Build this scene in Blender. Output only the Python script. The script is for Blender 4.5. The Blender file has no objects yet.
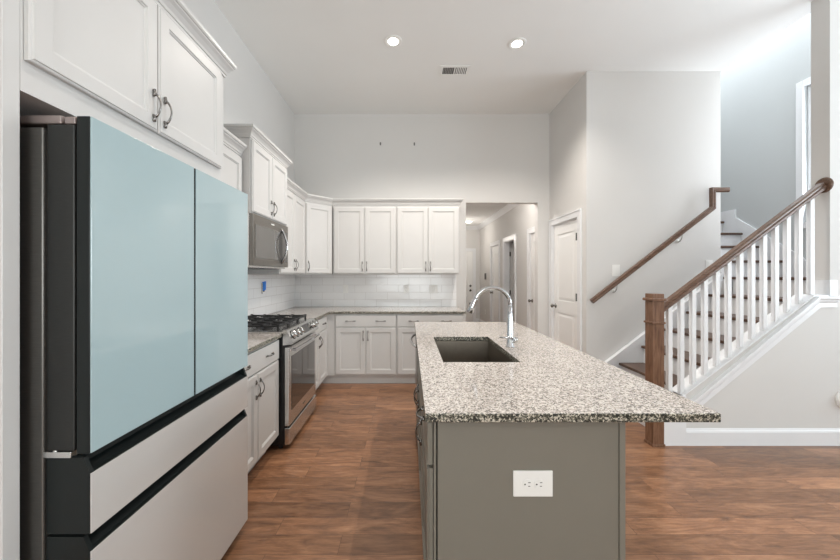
import bpy, bmesh, math, random
from mathutils import Vector, Matrix
random.seed(7)
PI = math.pi
S = bpy.context.scene
COL = S.collection
# ------------------------------------------------------------------ camera
cd = bpy.data.cameras.new('camera'); cam = bpy.data.objects.new('camera', cd); COL.objects.link(cam)
H = 1.365
cam.location = (0, 0, H); cam.rotation_euler = (PI/2, 0, 0)
cd.sensor_fit = 'HORIZONTAL'; cd.sensor_width = 36.0; cd.lens = 340/840*36
cd.shift_x = 11/840; cd.shift_y = -5/840; cd.clip_start = 0.02
S.camera = cam
# ------------------------------------------------------------------ world, exposure
w = bpy.data.worlds.new('world'); S.world = w; w.use_nodes = True
bgn = w.node_tree.nodes['Background']; bgn.inputs[0].default_value = (0.80, 0.90, 1.0, 1); bgn.inputs[1].default_value = 0.15
S.view_settings.view_transform = 'Standard'; S.view_settings.look = 'None'
S.view_settings.exposure = 0.14; S.view_settings.gamma = 1.0; S.view_settings.use_curve_mapping = False
S.cycles.max_bounces = 10; S.cycles.diffuse_bounces = 6; S.cycles.use_denoising = True
S.cycles.sample_clamp_indirect = 6.0
# ------------------------------------------------------------------ window daylight (large area lights just outside the window openings) and added stairwell fill
def area(name, loc, rot, sx, sy, power, color):
    l = bpy.data.lights.new(name, 'AREA'); l.shape = 'RECTANGLE'; l.size = sx; l.size_y = sy
    l.energy = power; l.color = color
    o = bpy.data.objects.new(name, l); o.location = loc; o.rotation_euler = rot; COL.objects.link(o); return o
# facing -X (from the windows of the right-hand wall), aimed a little upwards like daylight bounced off bright ground
area('daylight_right', (6.55, 0.95, 1.75), (0, PI/2+0.80, 0), 2.2, 2.9, 225, (0.82, 0.93, 1.0))
# facing +Y (from the windows behind the camera)
area('daylight_rear_left', (0.15, -4.9, 1.65), (PI/2+0.65, 0, 0), 2.6, 2.4, 170, (0.94, 0.98, 0.97))
area('daylight_rear_right', (4.2, -4.9, 1.65), (PI/2+0.65, 0, 0), 3.0, 2.4, 12, (0.94, 0.98, 0.97))
# facing -X through the stair window; then an added fill under the stairwell ceiling
area('daylight_stair', (4.56, 3.40, 2.70), (0, PI/2+0.25, 0), 1.5, 0.70, 38, (0.88, 0.94, 1.0))
area('stairwell_fill', (3.95, 4.4, 4.95), (0, 0, 0), 0.8, 3.4, 46, (0.88, 0.94, 1.0))

# ------------------------------------------------------------------ materials
def nodes_of(m): return m.node_tree.nodes, m.node_tree.links
def mat(name, col, rough=0.5, metal=0.0, coat=0.0, var=0.03, scale=6.0, bump=0.0, bscale=200.0, spec=0.5, emit=None, es=0.0, stretch=None):
    m = bpy.data.materials.new(name); m.use_nodes = True
    n, l = nodes_of(m); b = n['Principled BSDF']
    b.inputs['Roughness'].default_value = rough; b.inputs['Metallic'].default_value = metal
    b.inputs['Coat Weight'].default_value = coat; b.inputs['Coat Roughness'].default_value = 0.05
    b.inputs['Specular IOR Level'].default_value = spec
    tc = n.new('ShaderNodeTexCoord'); mp = n.new('ShaderNodeMapping')
    if stretch: mp.inputs['Scale'].default_value = stretch
    l.new(tc.outputs['Object'], mp.inputs[0])
    nz = n.new('ShaderNodeTexNoise'); nz.inputs['Scale'].default_value = scale; nz.inputs['Detail'].default_value = 4
    l.new(mp.outputs[0], nz.inputs['Vector'])
    cr = n.new('ShaderNodeValToRGB')
    cr.color_ramp.elements[0].position = 0.3; cr.color_ramp.elements[1].position = 0.7
    cr.color_ramp.elements[0].color = tuple(c*(1-var) for c in col)+(1,)
    cr.color_ramp.elements[1].color = tuple(min(1, c*(1+var)) for c in col)+(1,)
    l.new(nz.outputs['Fac'], cr.inputs[0]); l.new(cr.outputs[0], b.inputs['Base Color'])
    if bump > 0:
        n2 = n.new('ShaderNodeTexNoise'); n2.inputs['Scale'].default_value = bscale
        l.new(mp.outputs[0], n2.inputs['Vector'])
        bp = n.new('ShaderNodeBump'); bp.inputs['Strength'].default_value = bump; bp.inputs['Distance'].default_value = 0.002
        l.new(n2.outputs['Fac'], bp.inputs['Height']); l.new(bp.outputs[0], b.inputs['Normal'])
    if emit:
        b.inputs['Emission Color'].default_value = emit+(1,); b.inputs['Emission Strength'].default_value = es
    return m

M = {}
M['wall'] = mat('wall_paint', (0.665, 0.655, 0.640), 0.75, var=0.012, scale=1.5, bump=0.15, bscale=260, spec=0.3)
M['ceiling'] = mat('ceiling_paint', (0.84, 0.845, 0.835), 0.85, var=0.01, scale=1.5, bump=0.12, bscale=200, spec=0.2)
M['trim'] = mat('trim_paint', (0.79, 0.80, 0.815), 0.35, var=0.01)
M['cab'] = mat('cabinet_paint', (0.60, 0.592, 0.58), 0.38, var=0.01)
M['island'] = mat('island_paint', (0.190, 0.178, 0.150), 0.42, var=0.02, scale=3)
M['chrome'] = mat('chrome', (0.58, 0.58, 0.59), 0.05, 1.0, var=0.0)
M['pull'] = mat('pewter_pull', (0.26, 0.25, 0.24), 0.25, 1.0, var=0.05)
M['steel'] = mat('stainless_steel', (0.70, 0.70, 0.69), 0.27, 1.0, var=0.03, scale=40, stretch=(1, 0.05, 1))
M['steel_dark'] = mat('dark_stainless', (0.235, 0.222, 0.205), 0.30, 1.0, var=0.03, scale=40, stretch=(1, 0.05, 1))
M['sink'] = mat('sink_steel', (0.20, 0.175, 0.145), 0.38, 0.85, var=0.06, scale=30)
M['black'] = mat('black_enamel', (0.012, 0.012, 0.013), 0.25, var=0.05)
M['iron'] = mat('cast_iron', (0.018, 0.018, 0.019), 0.55, var=0.1, bump=0.3, bscale=400)
M['bglass'] = mat('oven_glass', (0.02, 0.018, 0.017), 0.04, coat=0.6, var=0.0)
M['mglass'] = mat('microwave_glass', (0.10, 0.095, 0.088), 0.12, coat=0.5, var=0.0)
M['fr_case'] = mat('fridge_case', (0.16, 0.155, 0.145), 0.35, 0.6, var=0.08, scale=30, stretch=(1, 1, 12))
M['fr_side'] = mat('fridge_door_side', (0.022, 0.023, 0.022), 0.42, 0.3, var=0.15, scale=40, stretch=(1, 1, 14))
M['fr_edge'] = mat('fridge_black_edge', (0.011, 0.014, 0.014), 0.3, 0.0, var=0.04, spec=0.25)
M['fr_cap'] = mat('hinge_cover', (0.30, 0.25, 0.24), 0.3, 0.5, var=0.1)
M['fr_teal'] = mat('teal_glass', (0.37, 0.485, 0.515), 0.16, coat=1.0, var=0.015, scale=1.2)
M['fr_grey'] = mat('grey_glass', (0.55, 0.535, 0.52), 0.22, coat=0.9, var=0.012, scale=1.2)
M['plastic'] = mat('white_plastic', (0.82, 0.82, 0.80), 0.35, var=0.0)
M['slot'] = mat('dark_slot', (0.03, 0.03, 0.03), 0.6, var=0.0)
M['tape'] = mat('blue_tape', (0.03, 0.22, 0.75), 0.6, var=0.05)
M['knob'] = mat('door_knob_nickel', (0.25, 0.24, 0.23), 0.22, 1.0, var=0.02)
M['bracket'] = mat('satin_nickel', (0.55, 0.54, 0.52), 0.35, 0.6, var=0.02)
M['ventdark'] = mat('vent_dark', (0.16, 0.155, 0.15), 0.7, var=0.02)
M['lens'] = mat('lamp_lens', (0.9, 0.9, 0.9), 0.4, emit=(1.0, 0.95, 0.88), es=9.0, var=0.0)
M['lens_soft'] = mat('hall_lamp_lens', (0.9, 0.9, 0.9), 0.4, emit=(1.0, 0.95, 0.88), es=2.0, var=0.0)
M['glassdoor'] = mat('door_paint', (0.84, 0.84, 0.83), 0.3, var=0.008)

def wood(name, c0, c1, c2, axis_scale, rough=0.35):
    m = bpy.data.materials.new(name); m.use_nodes = True
    n, l = nodes_of(m); b = n['Principled BSDF']; b.inputs['Roughness'].default_value = rough
    tc = n.new('ShaderNodeTexCoord'); mp = n.new('ShaderNodeMapping'); mp.inputs['Scale'].default_value = axis_scale
    l.new(tc.outputs['Object'], mp.inputs[0])
    nz = n.new('ShaderNodeTexNoise'); nz.inputs['Scale'].default_value = 9; nz.inputs['Detail'].default_value = 7; nz.inputs['Distortion'].default_value = 0.8
    l.new(mp.outputs[0], nz.inputs['Vector'])
    cr = n.new('ShaderNodeValToRGB'); e = cr.color_ramp.elements
    e[0].position = 0.3; e[0].color = c0+(1,); e[1].position = 0.72; e[1].color = c2+(1,)
    k = e.new(0.5); k.color = c1+(1,)
    l.new(nz.outputs['Fac'], cr.inputs[0]); l.new(cr.outputs[0], b.inputs['Base Color'])
    return m
M['rail'] = wood('oak_rail', (0.075, 0.038, 0.022), (0.125, 0.068, 0.042), (0.19, 0.108, 0.07), (0.8, 6, 6))
M['newel'] = wood('oak_newel', (0.105, 0.050, 0.027), (0.175, 0.090, 0.052), (0.24, 0.135, 0.082), (6, 6, 0.7))
M['tread'] = wood('oak_tread', (0.06, 0.032, 0.020), (0.095, 0.052, 0.034), (0.14, 0.08, 0.05), (6, 0.8, 6))

def floor_mat():
    m = bpy.data.materials.new('plank_floor'); m.use_nodes = True
    n, l = nodes_of(m); b = n['Principled BSDF']
    tc = n.new('ShaderNodeTexCoord'); mp = n.new('ShaderNodeMapping'); mp.inputs['Location'].default_value = (0.35, -2.041+0.127*60, 0)
    l.new(tc.outputs['Object'], mp.inputs[0])
    # wobble so plank ends are irregularly staggered
    br = n.new('ShaderNodeTexBrick'); br.offset = 0.37; br.offset_frequency = 2; br.squash = 1.35; br.squash_frequency = 3
    br.inputs['Scale'].default_value = 1.0; br.inputs['Brick Width'].default_value = 0.95; br.inputs['Row Height'].default_value = 0.127
    br.inputs['Mortar Size'].default_value = 0.0012; br.inputs['Mortar Smooth'].default_value = 0.3; br.inputs['Bias'].default_value = 0.0
    br.inputs['Color1'].default_value = (0, 0, 0, 1); br.inputs['Color2'].default_value = (1, 1, 1, 1); br.inputs['Mortar'].default_value = (0.3, 0.3, 0.3, 1)
    l.new(mp.outputs[0], br.inputs['Vector'])
    # grain: noise stretched along the plank, offset per plank
    mul = n.new('ShaderNodeVectorMath'); mul.operation = 'SCALE'; mul.inputs['Scale'].default_value = 7.0
    l.new(br.outputs['Color'], mul.inputs[0])
    add = n.new('ShaderNodeVectorMath'); add.operation = 'ADD'
    l.new(tc.outputs['Object'], add.inputs[0]); l.new(mul.outputs[0], add.inputs[1])
    m2 = n.new('ShaderNodeMapping'); m2.inputs['Scale'].default_value = (1.5, 6.0, 1); l.new(add.outputs[0], m2.inputs[0])
    nz = n.new('ShaderNodeTexNoise'); nz.inputs['Scale'].default_value = 1.9; nz.inputs['Detail'].default_value = 10; nz.inputs['Roughness'].default_value = 0.68; nz.inputs['Distortion'].default_value = 1.2
    l.new(m2.outputs[0], nz.inputs['Vector'])
    m3 = n.new('ShaderNodeMapping'); m3.inputs['Scale'].default_value = (7, 60, 1); l.new(add.outputs[0], m3.inputs[0])
    n3 = n.new('ShaderNodeTexNoise'); n3.inputs['Scale'].default_value = 1.5; n3.inputs['Detail'].default_value = 5; n3.inputs['Distortion'].default_value = 0.5; l.new(m3.outputs[0], n3.inputs['Vector'])
    av = n.new('ShaderNodeMix'); av.data_type = 'FLOAT'; av.inputs[0].default_value = 0.30; l.new(nz.outputs['Fac'], av.inputs[2]); l.new(n3.outputs['Fac'], av.inputs[3])
    cr = n.new('ShaderNodeValToRGB'); e = cr.color_ramp.elements
    e[0].position = 0.30; e[0].color = (0.095, 0.046, 0.025, 1); e[1].position = 0.70; e[1].color = (0.440, 0.235, 0.128, 1)
    k = e.new(0.5); k.color = (0.270, 0.132, 0.069, 1)
    l.new(av.outputs[0], cr.inputs[0])
    # small dark knots
    vk = n.new('ShaderNodeTexVoronoi'); vk.inputs['Scale'].default_value = 1.0
    m4 = n.new('ShaderNodeMapping'); m4.inputs['Scale'].default_value = (3.0, 6.5, 1); l.new(add.outputs[0], m4.inputs[0]); l.new(m4.outputs[0], vk.inputs['Vector'])
    kr = n.new('ShaderNodeMapRange'); kr.inputs['From Min'].default_value = 0.0; kr.inputs['From Max'].default_value = 0.11; kr.inputs['To Min'].default_value = 0.45; kr.inputs['To Max'].default_value = 1.0; l.new(vk.outputs['Distance'], kr.inputs['Value'])
    # per plank tone
    hs = n.new('ShaderNodeMapRange'); hs.inputs['To Min'].default_value = 0.70; hs.inputs['To Max'].default_value = 1.18
    l.new(br.outputs['Color'], hs.inputs['Value'])
    km = n.new('ShaderNodeMath'); km.operation = 'MULTIPLY'; l.new(hs.outputs[0], km.inputs[0]); l.new(kr.outputs[0], km.inputs[1])
    mx = n.new('ShaderNodeVectorMath'); mx.operation = 'SCALE'; l.new(cr.outputs[0], mx.inputs[0]); l.new(km.outputs[0], mx.inputs['Scale'])
    mm = n.new('ShaderNodeMix'); mm.data_type = 'RGBA'; l.new(br.outputs['Fac'], mm.inputs[0]); l.new(mx.outputs[0], mm.inputs[6]); mm.inputs[7].default_value = (0.075, 0.038, 0.022, 1)
    l.new(mm.outputs[2], b.inputs['Base Color'])
    rr = n.new('ShaderNodeMapRange'); rr.inputs['To Min'].default_value = 0.24; rr.inputs['To Max'].default_value = 0.40
    l.new(nz.outputs['Fac'], rr.inputs['Value']); l.new(rr.outputs[0], b.inputs['Roughness'])
    bp = n.new('ShaderNodeBump'); bp.inputs['Strength'].default_value = 0.35; bp.inputs['Distance'].default_value = 0.003
    sub = n.new('ShaderNodeMath'); sub.operation = 'SUBTRACT'; l.new(nz.outputs['Fac'], sub.inputs[0]); l.new(br.outputs['Fac'], sub.inputs[1])
    l.new(sub.outputs[0], bp.inputs['Height']); l.new(bp.outputs[0], b.inputs['Normal'])
    return m
M['floor'] = floor_mat()

def granite(name='speckled_granite', edge=False):
    m = bpy.data.materials.new(name); m.use_nodes = True
    n, l = nodes_of(m); b = n['Principled BSDF']; b.inputs['Roughness'].default_value = 0.10
    tc = n.new('ShaderNodeTexCoord')
    ds = n.new('ShaderNodeTexNoise'); ds.inputs['Scale'].default_value = 110; ds.inputs['Detail'].default_value = 2
    l.new(tc.outputs['Object'], ds.inputs['Vector'])
    sc = n.new('ShaderNodeVectorMath'); sc.operation = 'SCALE'; sc.inputs['Scale'].default_value = 0.012; l.new(ds.outputs['Color'], sc.inputs[0])
    ad = n.new('ShaderNodeVectorMath'); ad.operation = 'ADD'; l.new(tc.outputs['Object'], ad.inputs[0]); l.new(sc.outputs[0], ad.inputs[1])
    def vor(scale, stops):
        v = n.new('ShaderNodeTexVoronoi'); v.inputs['Scale'].default_value = scale; l.new(ad.outputs[0], v.inputs['Vector'])
        s = n.new('ShaderNodeSeparateColor'); l.new(v.outputs['Color'], s.inputs[0])
        c = n.new('ShaderNodeValToRGB'); c.color_ramp.interpolation = 'CONSTANT'; e = c.color_ramp.elements
        e[0].position = 0; e[0].color = stops[0][1]+(1,); e[1].position = stops[1][0]; e[1].color = stops[1][1]+(1,)
        for p, q in stops[2:]:
            k = e.new(p); k.color = q+(1,)
        l.new(s.outputs[0], c.inputs[0]); return c, s
    A, _ = vor(205, [(0, (0.025, 0.024, 0.022)), (0.11, (0.12, 0.105, 0.095)), (0.24, (0.29, 0.26, 0.235)), (0.38, (0.50, 0.455, 0.42)), (0.62, (0.72, 0.67, 0.63)), (0.93, (0.42, 0.36, 0.31))])
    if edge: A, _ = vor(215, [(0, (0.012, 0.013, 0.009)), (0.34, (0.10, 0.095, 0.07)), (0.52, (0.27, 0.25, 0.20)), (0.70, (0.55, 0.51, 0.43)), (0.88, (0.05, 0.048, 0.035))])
    B, sb = vor(100, [(0, (0.14, 0.125, 0.11)), (0.10, (0.36, 0.32, 0.29)), (0.26, (0.55, 0.50, 0.455)), (0.75, (0.62, 0.58, 0.54))])
    mm = n.new('ShaderNodeMix'); mm.data_type = 'RGBA'; mm.inputs[0].default_value = 0.26
    l.new(A.outputs[0], mm.inputs[6]); l.new(B.outputs[0], mm.inputs[7]); l.new(mm.outputs[2], b.inputs['Base Color'])
    if edge:      # edge faces: darker grain colours stand in for the dim reflection there, rougher too
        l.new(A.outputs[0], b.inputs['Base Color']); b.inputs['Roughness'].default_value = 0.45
    return m
M['granite'] = granite(); M['granite_edge'] = granite('granite_edge_shade', True)
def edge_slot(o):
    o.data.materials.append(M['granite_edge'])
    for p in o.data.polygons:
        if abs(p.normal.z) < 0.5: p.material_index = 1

def tile(name, axis):
    m = bpy.data.materials.new(name); m.use_nodes = True
    n, l = nodes_of(m); b = n['Principled BSDF']; b.inputs['Roughness'].default_value = 0.12
    tc = n.new('ShaderNodeTexCoord'); sp = n.new('ShaderNodeSeparateXYZ'); cb = n.new('ShaderNodeCombineXYZ')
    l.new(tc.outputs['Object'], sp.inputs[0]); l.new(sp.outputs[axis], cb.inputs[0])
    ad = n.new('ShaderNodeMath'); ad.inputs[1].default_value = -0.914+1.03; l.new(sp.outputs[2], ad.inputs[0]); l.new(ad.outputs[0], cb.inputs[1])
    br = n.new('ShaderNodeTexBrick'); br.offset = 0.5; br.inputs['Scale'].default_value = 1
    br.inputs['Brick Width'].default_value = 0.308; br.inputs['Row Height'].default_value = 0.103; br.inputs['Mortar Size'].default_value = 0.0025; br.inputs['Mortar Smooth'].default_value = 0.4
    br.inputs['Color1'].default_value = (0.83, 0.835, 0.84, 1); br.inputs['Color2'].default_value = (0.87, 0.875, 0.88, 1); br.inputs['Mortar'].default_value = (0.66, 0.65, 0.64, 1)
    l.new(cb.outputs[0], br.inputs['Vector']); l.new(br.outputs['Color'], b.inputs['Base Color'])
    iv = n.new('ShaderNodeMath'); iv.operation = 'SUBTRACT'; iv.inputs[0].default_value = 1; l.new(br.outputs['Fac'], iv.inputs[1])
    bp = n.new('ShaderNodeBump'); bp.inputs['Strength'].default_value = 0.5; bp.inputs['Distance'].default_value = 0.002
    l.new(iv.outputs[0], bp.inputs['Height']); l.new(bp.outputs[0], b.inputs['Normal'])
    return m
M['tile_x'] = tile('subway_tile_back', 0); M['tile_y'] = tile('subway_tile_side', 1)

# ------------------------------------------------------------------ mesh helpers
def bx(bm, x0, x1, y0, y1, z0, z1):
    v = [bm.verts.new((x, y, z)) for x in (x0, x1) for y in (y0, y1) for z in (z0, z1)]
    for f in ((0,1,3,2), (4,6,7,5), (0,4,5,1), (2,3,7,6), (0,2,6,4), (1,5,7,3)):
        bm.faces.new([v[i] for i in f])
def new(): return bmesh.new()
def box(x0, x1, y0, y1, z0, z1):
    b = new(); bx(b, x0, x1, y0, y1, z0, z1); return b
def obj(name, bm, m, parent=None, bevel=0.0, smooth=False, seg=2):
    bmesh.ops.recalc_face_normals(bm, faces=bm.faces)
    me = bpy.data.meshes.new(name); bm.to_mesh(me); bm.free(); me.materials.append(m)
    if smooth:
        for p in me.polygons: p.use_smooth = True
    o = bpy.data.objects.new(name, me); COL.objects.link(o)
    if parent: o.parent = parent
    if bevel > 0:
        md = o.modifiers.new('bevel', 'BEVEL'); md.width = bevel; md.segments = seg; md.limit_method = 'ANGLE'; md.angle_limit = 0.7
    return o
def root(name, label, cat, loc=(0, 0, 0), rz=0.0, group=None):
    o = bpy.data.objects.new(name, None); COL.objects.link(o); o.location = loc; o.rotation_euler = (0, 0, rz)
    o.empty_display_size = 0.1
    o['label'] = label; o['category'] = cat
    if group: o['group'] = group
    return o
def tag(o, label, cat, group=None):
    o['label'] = label; o['category'] = cat
    if group: o['group'] = group
    return o
def struct(name, bm, m, label=None, bevel=0.0, smooth=False):
    o = obj(name, bm, m, None, bevel, smooth); o['kind'] = 'structure'
    if label: o['label'] = label
    return o
def sroot(name, label=None, loc=(0, 0, 0), rz=0.0):
    o = bpy.data.objects.new(name, None); COL.objects.link(o); o.location = loc; o.rotation_euler = (0, 0, rz); o['kind'] = 'structure'
    if label: o['label'] = label
    return o
def copy_tree(o, parent=None):
    c = o.copy(); COL.objects.link(c); c.parent = parent
    for ch in list(o.children): copy_tree(ch, c)
    return c
def prism(bm, pts, a0, a1, plane='xz'):
    """polygon pts extruded along the remaining axis from a0 to a1"""
    def P(p, a):
        if plane == 'xz': return (p[0], a, p[1])
        if plane == 'yz': return (a, p[0], p[1])
        return (p[0], p[1], a)
    A = [bm.verts.new(P(p, a0)) for p in pts]; B = [bm.verts.new(P(p, a1)) for p in pts]
    bm.faces.new(A); bm.faces.new(B[::-1]); n = len(pts)
    for i in range(n): bm.faces.new([A[i], A[(i+1) % n], B[(i+1) % n], B[i]])
def tube(bm, pts, rad, seg=12, cap=True):
    pts = [Vector(p) for p in pts]; N = len(pts)
    if not isinstance(rad, (list, tuple)): rad = [rad]*N
    rings = []; prev = None
    for i, p in enumerate(pts):
        t = (pts[min(i+1, N-1)] - pts[max(i-1, 0)]).normalized()
        if prev is None:
            u = t.orthogonal().normalized()
        else:
            u = (prev - t*prev.dot(t)).normalized()
        prev = u; v = t.cross(u)
        rings.append([bm.verts.new(p + (u*math.cos(2*PI*k/seg)+v*math.sin(2*PI*k/seg))*rad[i]) for k in range(seg)])
    for a, b in zip(rings, rings[1:]):
        for k in range(seg): bm.faces.new([a[k], a[(k+1) % seg], b[(k+1) % seg], b[k]])
    if cap: bm.faces.new(rings[0][::-1]); bm.faces.new(rings[-1])
def lathe(bm, prof, c=(0, 0, 0), axis='z', seg=28):
    """prof = [(r, h)...] around an axis through c"""
    rings = []
    for r, h in prof:
        ring = []
        for k in range(seg):
            a = 2*PI*k/seg; x, y = r*math.cos(a), r*math.sin(a)
            p = {'z': (x, y, h), 'y': (x, h, y), 'x': (h, x, y)}[axis]
            ring.append(bm.verts.new((c[0]+p[0], c[1]+p[1], c[2]+p[2])))
        rings.append(ring)
    for a, b in zip(rings, rings[1:]):
        for k in range(seg): bm.faces.new([a[k], a[(k+1) % seg], b[(k+1) % seg], b[k]])
    bm.faces.new(rings[0][::-1]); bm.faces.new(rings[-1])
def sweep(bm, path, prof, fixed, closed=False):
    """mitred sweep. path: list of 3D points in a plane whose normal is `fixed`; prof: [(side, up)] with up along `fixed`"""
    path = [Vector(p) for p in path]; F = Vector(fixed).normalized(); N = len(path); rings = []
    for i, p in enumerate(path):
        d0 = (p-path[i-1]).normalized() if i > 0 else None
        d1 = (path[i+1]-p).normalized() if i < N-1 else None
        if d0 is None: d0 = d1
        if d1 is None: d1 = d0
        s0 = d0.cross(F); s1 = d1.cross(F); s = (s0+s1); s.normalize(); s = s/max(0.3, s.dot(s0))
        rings.append([bm.verts.new(p + s*a + F*b) for a, b in prof])
    n = len(prof)
    for a, b in zip(rings, rings[1:]):
        for k in range(n): bm.faces.new([a[k], a[(k+1) % n], b[(k+1) % n], b[k]])
    bm.faces.new(rings[0][::-1]); bm.faces.new(rings[-1])

# ------------------------------------------------------------------ cabinet kit (local: x = width, front faces -y, z up)
def shaker_bm(x0, x1, z0, z1, yf=-0.02, yb=-0.001, rail=0.058, rec=0.009, slope=0.008):
    bm = new()
    def rect(ix, y): return [bm.verts.new(p) for p in ((x0+ix, y, z0+ix), (x1-ix, y, z0+ix), (x1-ix, y, z1-ix), (x0+ix, y, z1-ix))]
    back = rect(0, yb); fo = rect(0, yf+0.007); e1 = rect(0.003, yf+0.0045); e2 = rect(0.007, yf+0.0040); fo2 = rect(0.009, yf); a = rect(rail, yf); b = rect(rail+0.003, yf+rec*0.5); b2 = rect(rail+slope, yf+rec*0.55); c = rect(rail+slope+0.003, yf+rec)
    bm.faces.new(back)
    for p, q in ((back, fo), (fo, e1), (e1, e2), (e2, fo2), (fo2, a), (a, b), (b, b2), (b2, c)):
        for k in range(4): bm.faces.new([p[k], p[(k+1) % 4], q[(k+1) % 4], q[k]])
    bm.faces.new(c[::-1]); return bm
def slab_bm(x0, x1, z0, z1, yf=-0.02, yb=-0.001): return box(x0, x1, yf, yb, z0, z1)
_pull = None
def pull_mesh():
    """arched pull with flared feet, 0.125 long along z, sticking out to -y"""
    global _pull
    if _pull: return _pull
    bm = new(); pts = []; rad = []
    for i in range(17):
        t = i/16; z = -0.046+0.092*t
        y = -0.006-0.024*math.sin(PI*t)**0.6
        pts.append((0, y, z)); rad.append(0.0034+0.0022*abs(2*t-1)**3)
    tube(bm, pts, rad, 8)
    for s in (-1, 1):
        tube(bm, [(0, -0.0005, s*0.036), (0, -0.007, s*0.044), (0, -0.0075, s*0.052), (0, -0.004, s*0.0605), (0, -0.001, s*0.0625)], [0.0045, 0.0075, 0.0045, 0.0070, 0.003], 8)
    bmesh.ops.recalc_face_normals(bm, faces=bm.faces)
    me = bpy.data.meshes.new('pull'); bm.to_mesh(me); bm.free(); me.materials.append(M['pull'])
    for p in me.polygons: p.use_smooth = True
    _pull = me; return me
def pull(parent, x, z, yf=-0.02, horiz=False):
    o = bpy.data.objects.new('handle', pull_mesh()); COL.objects.link(o); o.parent = parent
    o.location = (x, yf, z)
    if horiz: o.rotation_euler = (0, PI/2, 0)
    return o
def upper_cab(name, label, loc, rz, wd, dp, z0, z1, doors=2, crown=None, paint='cab', frame=0.012, hz=None, rail=0.058):
    r = root(name, label, 'cabinet', loc, rz)
    obj('carcass', box(0, wd, 0, dp, z0, z1), M[paint], r, 0.0015)
    n = doors; g = 0.004; ww = (wd-2*frame-(n-1)*g)/n
    for i in range(n):
        x0 = frame+i*(ww+g)
        d = obj('door', shaker_bm(x0, x0+ww, z0+0.012, z1-0.022, rail=rail), M[paint], r)
        hx = x0+ww-0.028 if (n == 2 and i == 0) else x0+0.028
        pull(d, hx, (hz if hz else z0+0.012+0.095))
    if crown:
        bm = new(); sweep(bm, crown, CROWN, (0, 0, 1)); c = obj('crown_moulding', bm, M[paint], r)
    return r
# crown profile: (outward, up)
CROWN = [(0, 0), (0.008, 0), (0.008, 0.012), (0.013, 0.014), (0.016, 0.026), (0.027, 0.044), (0.038, 0.055), (0.038, 0.062), (0.044, 0.064), (0.048, 0.070), (0.048, 0.086), (0, 0.086)]
def base_cab(name, label, loc, rz, wd, dp=0.60, toe_y=0.050, doors=2, drawer_pulls=2, paint='cab', hinge_right=False, toe=True, zt=0.880, ndraw=1):
    r = root(name, label, 'cabinet', loc, rz)
    obj('carcass', box(0, wd, 0, dp, 0.112, zt), M[paint], r, 0.0015)
    if toe: obj('toe_kick', box(0, wd, toe_y, toe_y+0.018, 0.0, 0.111), M[paint], r)
    f = 0.010; zd = 0.718
    for k in range(ndraw):
        a = f+(wd-2*f)/ndraw*k+(0.002 if k else 0); b = f+(wd-2*f)/ndraw*(k+1)-(0.002 if k < ndraw-1 else 0)
        d = obj('drawer', slab_bm(a, b, zd+0.006, zt-0.014), M[paint], r, 0.003)
        for i in range(drawer_pulls):
            pull(d, a+(b-a)*(i*2+1)/(2*drawer_pulls), 0.5*(zd+zt-0.008), horiz=True)
    g = 0.004; ww = (wd-2*f-(doors-1)*g)/doors
    for i in range(doors):
        x0 = f+i*(ww+g)
        d = obj('door', shaker_bm(x0, x0+ww, 0.130, zd-0.004), M[paint], r)
        if doors == 2: hx = x0+ww-0.028 if i == 0 else x0+0.028
        else: hx = x0+0.028 if hinge_right else x0+ww-0.028
        pull(d, hx, zd-0.105)
    return r

# ================================================================== SETTING
XL = -1.63; YB = 4.84; CZ = 3.66; XR = 6.6; Y0 = -5.0
struct('floor', box(XL-0.1, XR+0.1, Y0-0.1, 9.8, -0.08, 0.0), M['floor'], 'warm brown wood plank floor running through kitchen and hall')
bm = new(); bx(bm, XL-0.1, XR+0.1, Y0-0.1, 2.86, CZ, CZ+0.12); bx(bm, XL-0.1, 3.51, 2.86, YB+0.12, CZ, CZ+0.12)
struct('ceiling', bm, M['ceiling'], 'high pale ceiling with two recessed lights')
struct('wall_left', box(XL-0.1, XL, Y0-0.1, YB+0.12, 0, CZ), M['wall'], 'tall light grey wall behind the range and fridge')
bm = new(); bx(bm, XL, 0.81, YB, YB+0.12, 0, CZ); bx(bm, 1.833, 2.0, YB, YB+0.12, 0, CZ); bx(bm, 0.81, 1.833, YB, YB+0.12, 2.396, CZ)
struct('wall_back', bm, M['wall'], 'light grey back wall with an open passage to the hall')
HX = 2.0
def wall_x(name, x0, x1, ya, yb, z1, holes, label=None):
    bm = new(); y = ya
    for (h0, h1, ht) in sorted(holes):
        bx(bm, x0, x1, y, h0, 0, z1); bx(bm, x0, x1, h0, h1, ht, z1); y = h1
    bx(bm, x0, x1, y, yb, 0, z1); return struct(name, bm, M['wall'], label)
wall_x('wall_pantry', HX, HX+0.1, 3.93, YB+0.12, CZ, [(4.01, 4.73, 2.05)], 'grey side wall holding the panelled pantry door')
wall_x('wall_hall', HX, HX+0.1, YB+0.12, 9.60, 2.85, [(5.02, 5.62, 2.045), (6.42, 7.10, 2.05), (7.54, 8.24, 2.05)], 'right wall of the hall with its doorways')
struct('wall_stair', box(HX, 3.51, 3.83, 3.93, 0, CZ), M['wall'], 'pale wall carrying the wooden wall handrail')
bm = new(); bx(bm, 3.41, 3.51, 3.93, 6.6, 0, 5.0); bx(bm, 3.51, 3.615, 3.83, 3.93, 0, 1.31); bx(bm, 3.41, 3.51, 2.86, 3.93, CZ+0.12, 5.0)
struct('wall_stairwell_left', bm, M['wall'])
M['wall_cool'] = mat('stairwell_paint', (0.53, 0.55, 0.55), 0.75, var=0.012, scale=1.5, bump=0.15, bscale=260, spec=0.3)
bm = new(); RX = 4.40
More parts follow.
